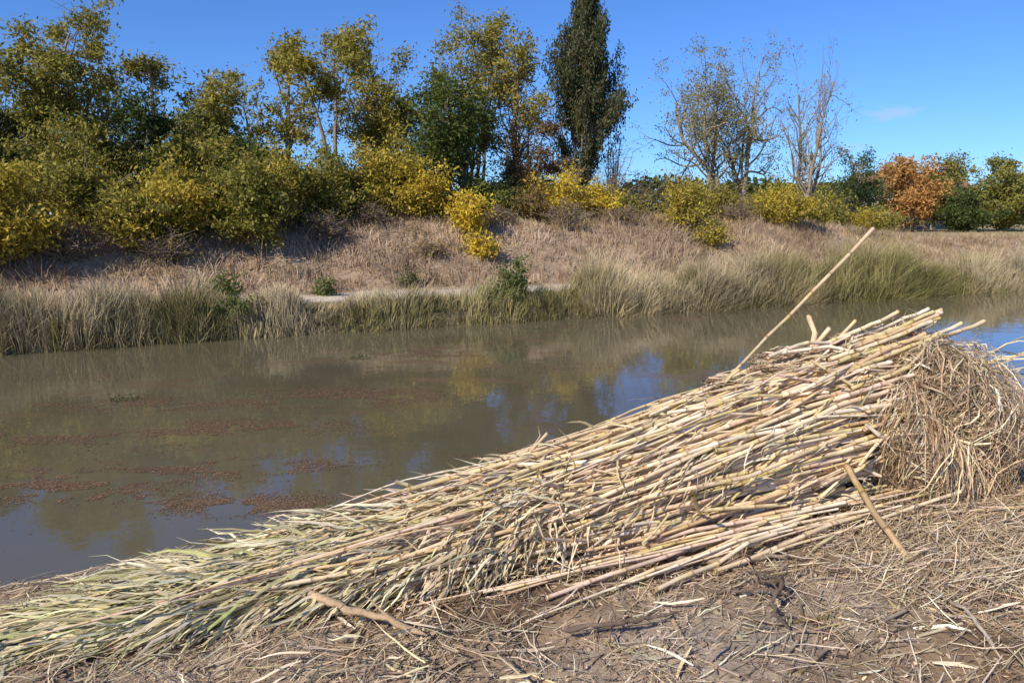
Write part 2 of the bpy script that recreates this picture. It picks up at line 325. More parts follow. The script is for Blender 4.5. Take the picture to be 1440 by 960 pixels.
for k,(u,w,top,sp) in enumerate([(16.6,27.5,6.2,1.3),(12.6,24.0,3.3,.8),(14.2,27,5.0,1.2),(18.2,28,4.8,1.8),(20.5,28,4.5,1.6),(-.6,22.6,2.3,1.0),(-3.0,22.8,2.5,1.2),(3.9,23.6,2.9,.8),(21,25,3.2,1.0),(10.2,24.6,3.1,.6),(5.5,24.6,3.1,.7),(15.2,24.6,3.0,.8),(7,22.6,1.9,.4)]):
    shrub('bare_thicket',u,w,top,sp,700,[BR,OL],seed=200+k,twiggy=True,stems=30,barkc=(.31,.235,.175),lsz=.09)
for k,(u,w,top,sp,n) in enumerate([(7.9,18.1,1.6,.4,2200),(.9,18.0,.95,.4,1500),(.7,20.4,1.3,.5,1500),(3.3,20.3,1.0,.3,700),(5.9,21,1.3,.25,500),(24.5,20,1.2,.5,900),(7.4,18.2,.9,.5,1200),(32,19,1.8,.9,2500)]):
    shrub('green_bank_bush',u,w,top,sp,n,[GR,[.13,.18,.035]],seed=300+k,lsz=.09,sig=.08,stems=16)
tree('autumn_orange_tree',56.5,45,7.2,3.2,10000,[[.50,.23,.07],[.6,.33,.1],[.38,.22,.07]],seed=31,lsz=.3,sig=.4,start=.1,keep=1)
shrub('willow_tree',64,42,7.2,4.3,18000,[OL,[.28,.25,.06],[.20,.21,.05]],seed=32,lsz=.33,sig=.35,stems=70)
tree('field_maple_tree',66,50,8.2,3.5,10000,[GR,OL,[.13,.14,.04]],seed=33,lsz=.33,sig=.45,start=.1,keep=1)
shrub('dark_hedge',58,41.5,4.6,2.8,9000,[DK,GR],seed=34,lsz=.28,sig=.3,stems=40)
shrub('dark_hedge',52,47,6.3,3,9000,[DK,GR],seed=35,lsz=.28,sig=.3,stems=40)
shrub('dark_hedge',47,46,4.6,2.6,7000,[DK,GR,OL],seed=36,lsz=.28,sig=.3,stems=40)
shrub('dark_hedge',74,46,6.5,4,9000,[DK,GR,OL],seed=37,lsz=.33,sig=.35,stems=40)
acc=Acc();rg=np.random.default_rng(5);n=60000
u=rg.uniform(-90,170,n);w=72+rg.normal(0,3,n)+8*fbm(u*.02,u*0,3)
hh=2.2+2.6*vn(u*.16,u*0,91)+1.2*vn(u*.6,u*0,92)+sst(30,10,u)*1.5;tt=rg.random(n)**.7
x,y=toxy(u,w);c=np.stack([x,y,1.3+hh*tt],1)
g=vn(u*.2,u*0,95)[:,None];col=(np.array(DK)*(1-g)+np.array(OL)*g)*1.1*(1+rg.normal(0,.2,(n,1)))
acc.add(*leaves(c,rg.normal(0,1,(n,3)),rg.normal(0,1,(n,3)),rg.uniform(.4,1.,n),rg.uniform(.35,.6,n),np.clip(col,.01,1)))
acc.build('distant_trees',M_leaf)

# cypress
rg=np.random.default_rng(44);base=P3(15.35,28,-.1);top=11.8;H=top-base[2];acc=Acc();tw=[]
def cyr(f): return np.interp(f,[0,.2,.3,.42,.6,.72,.84,.93,1],[.6,.8,1.0,1.5,1.6,1.35,.9,.5,.12])
for s in range(9):
    a=rg.uniform(0,6.28);e=rg.uniform(.3,1.3);n=12;t=np.linspace(0,1,n)[:,None];hh=H*rg.uniform(.5,.9) if s else H*.99
    p=np.concatenate([base[:2]+np.array([math.cos(a),math.sin(a)])*e*(.1+t*(1.2-t))*(s>0)+rg.normal(0,.04,(n,2)),base[2]+hh*t],1)
    acc.add(*tube(p,.09*(1-.85*t[:,0])+.01,6,(.28,.22,.17)))
pl=[]
for s in range(300):
    f=.2+.8*rg.random()**.85;a=rg.uniform(0,6.28);r=cyr(f)*rg.uniform(.5,1.05)*(.5+.95*float(vn(a*1.4,f*8,7)))
    if f<.42 and rg.random()<.7: continue
    z=base[2]+H*f;l=rg.uniform(.5,1.1);tip=np.array([base[0]+math.cos(a)*r,base[1]+math.sin(a)*r,min(z,top)])
    st=np.array([base[0]+math.cos(a)*r*.25,base[1]+math.sin(a)*r*.25,z-l*1.3]);t=np.linspace(0,1,6)[:,None]
    p=st+(tip-st)*t;p[:,:2]=st[:2]+(tip-st)[:2]*t**.7
    acc.add(*tube(p,.025*(1-.8*t[:,0]),3,(.28,.22,.17)));pl+=list(p[2:])
pl=np.array(pl);n=34000;k=rg.integers(0,len(pl),n)
c=pl[k]+rg.normal(0,1,(n,3))*np.array([.1,.1,.18]);ax=rg.normal(0,.45,(n,3));ax[:,2]+=1
col=pick([[.06,.075,.028],[.09,.10,.036],[.15,.135,.055]],n,rg,j=.2)
e=empty('cypress_tree');acc.build('trunk_and_limbs',M_bark,e,True)
V,F,C=leaves(c,ax,rg.normal(0,1,(n,3)),rg.uniform(.1,.22,n),rg.uniform(.04,.07,n),col);build('crown_leaves',V,F,M_leaf,C,e)

# utility pole and white house far right
e=empty('utility_pole');b0=P3(36,36);acc=Acc()
acc.add(*tube([b0,b0+[0,0,5.2]],[.12,.09],8,(.22,.19,.16)));acc.add(*tube([b0+[-.5,0,5.0],b0+[.5,0,5.0]],[.05,.05],4,(.22,.19,.16)))
acc.build('pole',M_bark,e)
def box(x0,x1,y0,y1,z0,z1):
    V=np.array([[x,y,z] for z in(z0,z1) for y in (y0,y1) for x in (x0,x1)],float)
    return V,np.array([[0,2,3,1],[4,5,7,6],[0,1,5,4],[2,6,7,3],[0,4,6,2],[1,3,7,5]])
e=empty('white_house');hx,hy=toxy(69,56);V,F=box(hx-5,hx+5,hy-3,hy+3,1.2,5.2);build('walls',V,F,M_plain,np.full((8,3),.72),e)
V=np.array([[hx-5.4,hy-3.4,5.2],[hx+5.4,hy-3.4,5.2],[hx+5.4,hy+3.4,5.2],[hx-5.4,hy+3.4,5.2],[hx-5.4,hy,7],[hx+5.4,hy,7]])
build('roof',V,np.array([[0,1,5,4],[3,4,5,2]]),M_plain,np.tile([.35,.17,.1],(6,1)),e)
for k in range(4):
    V,F=box(hx-4+2.3*k,hx-3.2+2.3*k,hy-3.03,hy-2.9,2.9,4.2);build('window',V,F,M_plain,np.full((8,3),.05),e)

# ---------------------------------------------------------------- cut cane bundle
bundle=empty('cut_cane_bundle')
def Hp(u): return np.interp(u,[-1.2,-.8,.0,.45,1,2,3,3.6,4.2,4.8],[.03,.05,.12,.18,.25,.44,.74,.87,.94,.95])
def hw(u): return np.interp(u,[-1,0,1,2,3,4,5],[.16,.27,.36,.42,.43,.42,.4])
def wc(u): return np.interp(u,[-1,0,1,2,3,4,5],[3.30,3.36,3.40,3.38,3.36,3.34,3.38])
ZB=1.10
def sec(u,th,r):
    th=np.clip(th,.01,math.pi-.01)
    w=wc(u)-np.cos(th)*hw(u)*r
    h=Hp(u)*np.sin(th)**.75*r
    x,y=toxy(u,w);return np.stack([x,y,ZB+h],-1)
def cane(acc,P,r,base,rg,sp=.2,sides=7,cap=True):
    P=np.asarray(P,float);d=np.r_[0,np.cumsum(np.linalg.norm(np.diff(P,axis=0),axis=1))];Ln=d[-1]
    pos=[];rr=[];cc=[];s=0.;base=np.array(base);k=0
    while s<Ln:
        l=sp*rg.uniform(.8,1.25);f=1-.55*s/Ln if Ln>1.5 else 1.
        sh=rg.random()<.6;c1=base*rg.uniform(.85,1.12);c2=c1*(np.array([1.08,1.06,1.15]) if sh else np.array([.94,.89,.64]))
        for o,q,c in ((0,1.22,base*[.42,.33,.24]),(.035,1.04,c2),(.45,1.,c1),(.93,1.,c1*[1.04,.96,.95])):
            if s+o*l<=Ln: pos.append(s+o*l);rr.append(r*f*q);cc.append(c)
        s+=l
    pos=np.array(pos);Q=np.stack([np.interp(pos,d,P[:,i]) for i in range(3)],1)
    if cap:
        t=norm(Q[1]-Q[0]) if len(Q)>1 else np.zeros(3)
        Q=np.concatenate([[Q[0]+t*.02,Q[0]+t*.02,Q[0]-t*.001],Q]);rr=[.0004,rr[0]*.6,rr[0]*.7]+rr;cc=[base*.2,base*.25,base*[1.1,1.1,1.15]]+cc
    rr=np.array(rr)
    T=norm(P[-1]-P[0]);ref=np.array([0,0,1.]) if abs(T[2])<.8 else np.array([1.,0,0])
    S=norm(np.cross(T,ref));B=np.cross(S,T);n=sides;a=np.arange(n)/n*2*math.pi
    V=Q[:,None]+rr[:,None,None]*(np.cos(a)[None,:,None]*S+np.sin(a)[None,:,None]*B)
    i=np.arange(len(Q)-1)[:,None]*n;j=np.arange(n)[None];j2=(j+1)%n
    F=np.stack([i+j,i+j2,i+n+j2,i+n+j],-1).reshape(-1,4)
    acc.add(V.reshape(-1,3),F,np.repeat(np.array(cc),n,0))
CP=[[.84,.67,.41],[.80,.59,.41],[.72,.57,.29],[.70,.48,.26],[.86,.73,.51],[.64,.52,.24],[.78,.58,.37],[.85,.69,.46],[.74,.56,.33],[.80,.64,.40]]
rg=np.random.default_rng(3);acc=Acc()
for s in range(540):
    th=rg.uniform(.02,math.pi*.97) if rg.random()<.45 else rg.uniform(.02,1.5)
    r=rg.random()**.3*.99
    hh=math.sin(th)*r
    ub=3.25+1.0*hh+rg.normal(0,.2);ut=rg.uniform(-.2,1.9)
    K=12;t=np.linspace(0,1,K);u=ub+(ut-ub)*t
    thd=th+rg.normal(0,.28)*t+rg.normal(0,.05,K).cumsum()*.35
    rd=np.clip(r*(1+rg.normal(0,.09)*t)+rg.normal(0,.009,K).cumsum(),.1,1.08)
    P=sec(u,thd,rd)
    P[:,2]=np.maximum(P[:,2],ZB+.015)
    cane(acc,P,rg.uniform(.008,.0175),CP[rg.integers(len(CP))],rg)
for s in range(90):
    u0=rg.uniform(1.4,4.0);l=rg.uniform(.5,2.4);th=rg.uniform(.1,2.2);p0=sec(np.array([u0]),th,1.03)[0];p1=sec(np.array([u0-l]),np.clip(th+rg.normal(0,.55)*min(1,l),.05,3),1.1)[0]
    p1[2]+=rg.uniform(0,.06);mid=p0+(p1-p0)*rg.uniform(.3,.7)+rg.normal(0,.035,3);cane(acc,[p0,mid,p1],rg.uniform(.005,.012),CP[rg.integers(len(CP))],rg)
for s in range(50):
    u0=rg.uniform(1.0,3.9);th=rg.uniform(.15,1.9);p0=sec(np.array([u0]),th,1.08)[0];d=np.array([-CA,-SA,-.25])+rg.normal(0,.4,3);d/=np.linalg.norm(d);l=rg.uniform(.1,.4)
    cane(acc,[p0,p0+d*l*.5+rg.normal(0,.008,3),p0+d*l],rg.uniform(.004,.011),CP[rg.integers(len(CP))],rg,sp=.15)
for s in range(50):
    u0=rg.uniform(2.2,4.2);l=rg.uniform(.5,2.4);w0=2.95-rg.uniform(-.05,.25)
    P=[]
    dw=rg.uniform(-.15,.25)
    for t in np.linspace(0,1,5):
        uu=u0-l*t;ww=w0+t*dw;x,y=toxy(uu,ww);P.append([x,y,float(Z(uu,ww))+.02+.06*(1-t)+rg.uniform(0,.02)])
    cane(acc,P,rg.uniform(.005,.012),CP[rg.integers(len(CP))],rg)
acc.build('canes',M_cane,bundle,True)
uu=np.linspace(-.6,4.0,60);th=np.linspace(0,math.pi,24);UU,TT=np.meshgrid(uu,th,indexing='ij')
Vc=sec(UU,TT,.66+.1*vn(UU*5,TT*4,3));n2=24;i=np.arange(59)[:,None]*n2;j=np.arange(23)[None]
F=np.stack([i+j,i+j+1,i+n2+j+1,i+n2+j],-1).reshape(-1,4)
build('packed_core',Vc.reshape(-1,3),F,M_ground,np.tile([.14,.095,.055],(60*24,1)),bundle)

def strap(p0,d0,L,Wd,drop,col,tip,rg,K=7,clamp=True,curl=.5):
    N=len(p0);t=np.linspace(0,1,K);d0=norm(d0)
    wob=rg.normal(0,.07,(N,K,3)).cumsum(1)*.6
    P=p0[:,None]+d0[:,None]*(L[:,None]*t)[...,None]+np.array([0,0,-1.])*(L[:,None]*drop[:,None]*t**2)[...,None]+wob*L[:,None,None]*t[None,:,None]
    if clamp:
        u,w=touw(P[...,0],P[...,1]);P[...,2]=np.maximum(P[...,2],Z(u,w)+.008+rg.uniform(0,.02,(N,1)))
    T=norm(np.gradient(P,axis=1));q=rg.normal(0,1,(N,3));q[:,2]*=.35;q=q[:,None]+rg.normal(0,curl,(N,1,3))*t[None,:,None]
    S=norm(q-T*(q*T).sum(-1,keepdims=True));Nn=np.cross(T,S)
    W=Wd[:,None]*np.clip(1.25*(1-t)**.6*np.minimum(1,.55+t*4),.05,1)[None]
    C=col[:,None]*(1-t)[None,:,None]+tip[:,None]*t[None,:,None]
    return ribbons(P,S,W,C,fold=Nn)
acc=Acc();rg=np.random.default_rng(8)
along=np.array([-CA,-SA,0]);outw=np.array([SA,-CA,0])
def leafset(n,u0,u1,Lr,wr,upr,pal,tips,dropr=(.1,.5),rr=(.8,1.06),spread=.28,pw=1.,bias=.1,sgn=1):
    u=u0+(u1-u0)*rg.random(n)**pw;th=np.where(rg.random(n)<.6,rg.uniform(.02,1.7,n),rg.uniform(.02,3.1,n));r=rg.uniform(*rr,n)
    p=sec(u,th,r)
    d=along*sgn+outw*(np.cos(th)*bias-.03+rg.normal(0,spread,n))[:,None]+np.array([0,0,1.])*rg.uniform(*upr,n)[:,None]
    L=rg.uniform(*Lr,n)
    acc.add(*strap(p,d,L,rg.uniform(*wr,n),rg.uniform(*dropr,n),pick(pal,n,rg,j=.18),pick(tips,n,rg,j=.18),rg))
GS=[[.52,.48,.22],[.60,.53,.29],[.40,.39,.15],[.68,.58,.35]];DS=[[.78,.63,.40],[.84,.70,.48],[.66,.51,.31],[.64,.53,.31],[.46,.34,.2]]
leafset(1300,-.3,1.0,(.18,.50),(.010,.026),(-.05,.4),GS+DS[:2],GS+DS,spread=.32)
leafset(500,-.65,.1,(.18,.45),(.009,.020),(-.05,.25),GS,GS+DS[:1],spread=.38)
leafset(1200,.4,1.7,(.15,.45),(.009,.026),(-.05,.4),DS+GS[3:],DS,spread=.35)
leafset(320,1.5,2.8,(.12,.38),(.008,.018),(-.1,.25),DS,DS,spread=.35)
leafset(240,2.2,4.0,(.06,.28),(.006,.018),(-.1,.2),DS,DS,spread=.4,rr=(.97,1.06))
leafset(220,2.6,4.1,(.08,.28),(.006,.016),(.0,.4),DS,DS,spread=.5,sgn=-1)
n=520;u=rg.normal(1.55,.22,n);th=rg.uniform(.05,2.0,n);u=u-.3*(1.2-th)
p=sec(u,th,1.05);d=along*.8+outw*.4+rg.normal(0,.4,(n,3));acc.add(*strap(p,d,rg.uniform(.12,.34,n),rg.uniform(.008,.02,n),rg.uniform(.2,.6,n),pick(DS,n,rg),pick(DS,n,rg),rg))
acc.build('cane_leaves',M_strap,bundle)
acc=Acc()
for s in range(150):
    u0=rg.uniform(.2,1.7);l=rg.uniform(.6,1.5);th=rg.uniform(.05,2.6);t=np.linspace(0,1,7);u=u0-l*t
    P=sec(np.maximum(u,-1.0),th+rg.normal(0,.3)*t,1.0+.05*t);cane(acc,P,rg.uniform(.004,.007),[[.66,.56,.31],[.74,.60,.37]][s%2],rg,sp=.12,sides=5,cap=False)
acc.build('leafy_tops',M_cane,bundle,True)

HY=[[.58,.41,.24],[.42,.28,.16],[.70,.53,.33],[.30,.19,.11],[.76,.61,.41]]
def hay(acc,cu,cw,cz,ru,rw,rz,n,rg,Lr=(.2,.5),wr=(.003,.007),pal=None,down=.15,lat=.9,zmin=-.95,lo=.9,hi=1.08):
    pal=pal or HY
    K=7;q=norm(rg.normal(0,1,(n,3)));q[:,2]=np.clip(q[:,2],zmin,1);q=norm(q)
    d=norm(np.cross(q,rg.normal(0,1,(n,3))+np.array([0,0,lat])));R=np.array([ru,rw,rz]);L=rg.uniform(*Lr,n)/R.mean()
    pts=[];lift=rg.uniform(lo,hi,n)
    for k in range(K):
        lump=.72+.56*vn(q[:,0]*2.8+q[:,2]*1.7+5,q[:,1]*2.8-q[:,2]*2.1+5,9)
        pts.append(q*R*(lift*lump*(1+.025*rg.normal(0,1,n)))[:,None]);
        d=norm(d+rg.normal(0,.34,(n,3))+np.array([0,0,-down]));q=norm(q+d*(L/(K-1))[:,None])
    Pl=np.stack(pts,1);x,y=toxy(cu+Pl[...,0],cw+Pl[...,1]);P=np.stack([x,y,cz+Pl[...,2]],-1)
    uu,ww=cu+Pl[...,0],cw+Pl[...,1];P[...,2]=np.maximum(P[...,2],Z(uu,ww)+.01)
    T=norm(np.gradient(P,axis=1));rv=norm(rg.normal(0,1,(n,3)))[:,None];S=norm(np.cross(T,rv))
    Wd=rg.uniform(*wr,n)[:,None]*np.ones((1,K));Wd[:,0]*=.5;Wd[:,-1]*=.3
    g=vn(Pl[:,0,0]*5+9,Pl[:,0,2]*5+9,12)[:,None]
    c=pick(pal,n,rg)*(.7+.6*g);acc.add(*ribbons(P,S,Wd,np.repeat(c[:,None],K,1)))
CU,CW,CZ=4.22,3.24,1.47
acc=Acc()
hay(acc,CU,CW,CZ,.50,.46,.52,11000,rg,lat=.2)
hay(acc,CU,CW,CZ,.52,.48,.54,800,rg,(.2,.45),(.007,.015),[[.72,.6,.4],[.66,.5,.31],[.78,.68,.5]],lat=.2)
hay(acc,CU+.06,CW-.03,CZ,.54,.47,.50,2200,rg,(.25,.6),(.003,.007),down=.8,hi=1.3)
hay(acc,4.5,3.08,1.28,.42,.32,.26,3000,rg)
hay(acc,4.68,3.4,1.42,.40,.36,.46,3200,rg,lat=.2)
hay(acc,3.86,3.08,1.48,.26,.22,.36,2200,rg,(.15,.4),lat=.2,down=.5)
hay(acc,4.25,3.5,1.90,.55,.24,.13,1800,rg,(.15,.35))
hay(acc,3.7,3.5,1.87,.5,.22,.10,1600,rg,(.15,.35))
hay(acc,3.25,3.5,1.78,.4,.14,.08,800,rg,(.1,.3))
# loose ends sticking out of the tangle in every direction
n=1300;q=norm(rg.normal(0,1,(n,3))+[.15,-.2,.1]);pu=4.3+q[:,0]*.52;pw=3.24+q[:,1]*.44;x,y=toxy(pu,pw);p=np.stack([x,y,1.48+q[:,2]*.46],1)
dx,dy=toxy(q[:,0],q[:,1]);d=np.stack([dx,dy,q[:,2]],1)*.8+rg.normal(0,.6,(n,3))
acc.add(*[a for a in strap(p,d,rg.uniform(.1,.38,n),rg.uniform(.003,.010,n),rg.uniform(.2,1.1,n),pick(HY,n,rg),pick(HY,n,rg),rg)])
acc.build('straw_clump',M_dry,bundle)
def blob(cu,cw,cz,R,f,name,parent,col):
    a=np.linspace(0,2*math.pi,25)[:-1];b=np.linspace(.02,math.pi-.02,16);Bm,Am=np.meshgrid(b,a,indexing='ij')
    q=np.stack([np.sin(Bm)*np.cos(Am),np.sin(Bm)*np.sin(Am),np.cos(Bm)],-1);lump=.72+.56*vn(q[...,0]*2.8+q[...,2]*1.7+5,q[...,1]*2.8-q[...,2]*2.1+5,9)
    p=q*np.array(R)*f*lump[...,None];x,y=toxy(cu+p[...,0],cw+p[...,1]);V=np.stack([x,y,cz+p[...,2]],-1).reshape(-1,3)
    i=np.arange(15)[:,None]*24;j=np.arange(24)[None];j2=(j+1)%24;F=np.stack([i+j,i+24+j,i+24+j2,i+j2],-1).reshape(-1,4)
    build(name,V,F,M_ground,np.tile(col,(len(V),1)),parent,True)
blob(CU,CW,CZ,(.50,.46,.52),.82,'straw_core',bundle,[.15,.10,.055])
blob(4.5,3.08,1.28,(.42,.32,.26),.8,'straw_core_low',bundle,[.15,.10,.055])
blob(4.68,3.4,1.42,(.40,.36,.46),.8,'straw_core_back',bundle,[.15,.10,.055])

def stick(name,P,r,col,sp=.22,seed=1,parent=None):
    acc=Acc();rg=np.random.default_rng(seed);P=np.array(P,float);d=np.linspace(0,1,len(P));t=np.linspace(0,1,14)
    Q=np.stack([np.interp(t,d,P[:,i]) for i in range(3)],1)+rg.normal(0,.003,(14,3));cane(acc,Q[::-1],r,col,rg,sp,8)
    return acc.build(name,M_cane,parent,True)
stick('long_cane_pole',[(.75,4.15,1.42),(1.35,4.4,1.85),(2.36,4.88,2.70)],.0125,[.60,.45,.25],seed=2)
stick('split_cane_piece',[(1.62,4.35,1.72),(1.84,4.6,1.86),(1.95,4.65,2.0),(1.90,4.68,2.15)],.018,[.70,.50,.28],seed=3,parent=bundle)
stick('split_cane_piece_b',[(1.7,4.5,1.8),(1.88,4.62,1.93),(2.02,4.65,2.08)],.014,[.74,.56,.33],seed=4,parent=bundle)
stick('split_cane_piece_c',[(1.7,4.45,1.8),(2.0,4.6,1.95),(2.2,4.7,2.12)],.010,[.74,.56,.33],seed=14,parent=bundle)
stick('rising_cane',[(-.18,3.8,1.3),(.05,3.9,1.46),(.2,3.95,1.6)],.009,[.5,.36,.22],seed=5,parent=bundle)
stick('rising_cane_fork',[(.1,3.92,1.5),(.16,3.94,1.6),(.14,3.95,1.65)],.005,[.5,.36,.22],seed=15,parent=bundle)
stick('top_cane',[(-.3,3.75,1.32),(.16,3.9,1.48),(.53,4.05,1.55)],.012,[.62,.44,.26],seed=6,parent=bundle)
stick('right_cane',[(2.6,4.9,1.64),(2.9,5.0,1.69),(3.74,5.3,1.80),(4.1,5.45,1.86)],.013,[.66,.53,.25],seed=7,parent=bundle)
stick('right_cane_b',[(2.2,4.7,1.78),(2.75,4.95,1.90),(3.36,5.2,2.05)],.015,[.74,.58,.32],seed=8,parent=bundle)
stick('right_cane_c',[(2.4,4.85,1.86),(2.95,5.1,2.06)],.015,[.74,.58,.32],seed=9,parent=bundle)
stick('right_cane_d',[(2.2,4.75,1.88),(3.1,5.05,2.0)],.012,[.74,.58,.36],seed=19,parent=bundle)
stick('front_low_cane',[(1.0,3.5,1.2),(1.22,3.72,1.15),(2.42,3.92,1.15),(3.3,4.1,1.13)],.008,[.68,.52,.34],seed=10,parent=bundle)
for k in range(20):
    th=rg.uniform(.3,1.8);u1=3.65+.6*math.sin(th)+rg.uniform(0,.35);a=sec(u1-.8,th,1.02);b_=sec(u1,th+rg.normal(0,.08),1.12)
    stick('butt_cane',[a,(a+b_)/2,b_+[0,0,rg.uniform(-.03,.04)]],.013,CP[k%7],seed=40+k,parent=bundle)
stick('leaning_broken_cane',[(1.86,4.0,1.45),(1.90,3.7,1.27),(1.95,3.38,1.12)],.017,[.46,.32,.16],seed=11)
acc=Acc();n=44;p=np.stack([rg.uniform(2.95,3.4,n),rg.uniform(4.8,5.2,n),rg.uniform(1.4,1.85,n)],1)
acc.add(*strap(p,np.array([1.,.1,.15])+rg.normal(0,.38,(n,3)),rg.uniform(.3,.75,n),rg.uniform(.010,.022,n),rg.uniform(.1,.7,n),pick(DS+GS,n,rg),pick(DS,n,rg),rg))
acc.build('trailing_leaves',M_strap,bundle)
def wood(name,P,R,col,seed=0,twigs=3):
    rg=np.random.default_rng(seed);acc=Acc();P=np.array(P,float);d=np.linspace(0,1,len(P));t=np.linspace(0,1,16)
    Q=np.stack([np.interp(t,d,P[:,i]) for i in range(3)],1)+rg.normal(0,.005,(16,3));R=np.interp(t,[0,1],R)*(1+.12*rg.normal(0,1,16));R[-1]*=.2;R[0]*=.3
    acc.add(*tube(Q,R,8,col))
    for k in range(twigs):
        i=rg.integers(3,13);dd=rg.normal(0,1,3);dd[2]=abs(dd[2])*.4;l=rg.uniform(.08,.2);q=Q[i]+norm(dd)*l*np.linspace(0,1,5)[:,None]+rg.normal(0,.006,(5,3))
        acc.add(*tube(q,np.linspace(R[i]*.5,.002,5),5,col))
    return acc.build(name,M_bark,None,True)
wood('dead_branch',[(-1.02,3.0,1.17),(-.85,2.93,1.2),(-.7,2.84,1.19),(-.5,2.78,1.17),(-.34,2.72,1.14)],(.020,.013),[.50,.34,.20],1)
wood('dead_branch',[(.7,3.42,1.14),(1.,3.36,1.13),(1.36,3.4,1.15)],(.014,.01),[.36,.26,.17],2)
wood('dead_branch',[(1.14,3.2,1.12),(1.2,3.05,1.2),(1.12,2.95,1.14),(1.14,2.78,1.12)],(.013,.008),[.17,.12,.085],3,5)
wood('dead_branch',[(.9,3.1,1.12),(1.2,3.08,1.14)],(.01,.006),[.2,.14,.1],4,4)
wood('dead_branch',[(1.9,3.1,1.12),(1.93,2.9,1.15),(1.9,2.6,1.11)],(.010,.006),[.45,.36,.26],5,2)
wood('dead_branch',[(2.3,3.3,1.13),(2.7,3.45,1.16),(2.8,3.6,1.12)],(.014,.008),[.5,.38,.24],6,3)
wood('dead_branch',[(.2,2.75,1.14),(.5,2.8,1.16),(.72,2.9,1.13)],(.011,.006),[.22,.155,.11],7,4)

# ---------------------------------------------------------------- litter on near bank
def litter(n,u0,u1,w0,w1,Lr,wr,pal,thr,seed,rise=.02,bend=.25):
    rg=np.random.default_rng(seed);u=rg.uniform(u0,u1,n);w=rg.uniform(w0,w1,n)
    d=.6*vn(u*1.6,w*1.6,seed)+.4*vn(u*5,w*5,seed+1)-.12*np.exp(-(((u-2.1)/.9)**2+((w-2.3)/.4)**2))
    k=d>thr+rg.normal(0,.1,n);u=u[k];w=w[k];n=len(u);K=4;t=np.linspace(-.5,.5,K)
    a=np.where(rg.random(n)<.35,rg.normal(0,.5,n),rg.uniform(0,6.28,n));L=rg.uniform(*Lr,n);bd=rg.normal(0,bend,n)
    uu=u[:,None]+L[:,None]*(np.cos(a)[:,None]*t-np.sin(a)[:,None]*bd[:,None]*(t**2));ww=w[:,None]+L[:,None]*(np.sin(a)[:,None]*t+np.cos(a)[:,None]*bd[:,None]*(t**2))
    x,y=toxy(uu,ww);z=Z(uu,ww)+.004+rg.random((n,1))**2*rise+np.abs(rg.normal(0,1,(n,1)))*rise*.8*(t+.5)
    P=np.stack([x,y,z],-1);T=norm(np.gradient(P,axis=1));up=norm(np.array([0,0,1.])+rg.normal(0,.5,(n,3)))[:,None]
    S=norm(np.cross(T,up));Wd=rg.uniform(*wr,n)[:,None]*np.array([.6,1,1,.4])
    return ribbons(P,S,Wd,np.repeat(pick(pal,n,rg,j=.18)[:,None],K,1))
STR=[[.60,.45,.27],[.46,.33,.19],[.74,.59,.40],[.32,.215,.13],[.52,.41,.29]]
acc=Acc()
acc.add(*litter(50000,-2.2,6.5,1.1,4.3,(.02,.13),(.0015,.0045),STR,.36,61))
acc.add(*litter(7000,-2.2,6.5,1.1,4.2,(.12,.32),(.003,.006),STR,.40,64,rise=.035))
acc.add(*litter(7000,6,14,1,4.8,(.1,.35),(.006,.012),STR,.3,67,rise=.05))
acc.add(*litter(3000,-4,-2,1.5,4.4,(.1,.3),(.004,.01),STR,.3,68,rise=.05))
acc.add(*litter(24000,-2.5,6.5,1.1,4.2,(.006,.03),(.003,.010),[[.28,.185,.11],[.16,.105,.07],[.60,.47,.32]],.15,69,rise=.008))
acc.add(*litter(9000,2.8,6.5,1.9,3.4,(.08,.26),(.0025,.006),STR,.25,71,rise=.05))
acc.build('straw_litter',M_dry)
acc=Acc()
acc.add(*litter(560,-2,6.5,1.2,3.2,(.08,.28),(.006,.016),[[.7,.56,.36],[.6,.48,.27],[.76,.64,.45],[.34,.25,.16]],.34,81,rise=.03))
n=110;x0,y0=toxy(rg.uniform(-.4,1.0,n),rg.uniform(1.9,2.7,n));p=np.stack([x0,y0,np.full(n,1.16)],1)
acc2=Acc();acc2.add(*strap(p,along*.6+rg.normal(0,.6,(n,3))*[1,1,.2],rg.uniform(.12,.35,n),rg.uniform(.006,.016,n),rg.uniform(0,.3,n),pick(DS,n,rg),pick(DS,n,rg),rg))
acc.add(*acc2.get())
acc.build('loose_cane_leaves',M_strap)
acc=Acc()
for k in range(190):
    u=rg.uniform(-1.5,6);w=rg.uniform(1.5,3.1);a=rg.normal(0,.9);l=rg.uniform(.04,.28);t=np.linspace(-.5,.5,3);uu=u+l*math.cos(a)*t;ww=w+l*math.sin(a)*t
    x,y=toxy(uu,ww);z=np.full(3,Z(uu,ww).max()+.004)+np.array([0,.003,.01])*rg.random();cane(acc,np.stack([x,y,z],1),rg.uniform(.003,.009),np.array(CP[rg.integers(len(CP))])*rg.uniform(.35,.85),rg,sp=.15)
acc.build('broken_cane_pieces',M_cane,None,True)
acc=Acc()
for k in range(620):
    u=rg.uniform(-2,6.3);w=rg.uniform(1.3,3.2);a=rg.uniform(0,6.28);l=rg.uniform(.05,.32);K=6;t=np.linspace(0,1,K)
    uu=u+l*math.cos(a)*t+rg.normal(0,.008,K);ww=w+l*math.sin(a)*t+rg.normal(0,.008,K);x,y=toxy(uu,ww)
    acc.add(*tube(np.stack([x,y,Z(uu,ww)+.006+rg.random()*.03*t],1),np.linspace(1,.4,K)*rg.uniform(.002,.006),5,pick([[.15,.10,.07],[.44,.34,.23],[.25,.18,.125]],1,rg)[0]))
acc.build('scattered_twigs',M_bark,None,True)
acc=Acc();n=2200
u=rg.uniform(-1.5,6,n);w=rg.uniform(1.2,3.0,n);zz=Z(u,w);xx,yy=toxy(u,w)
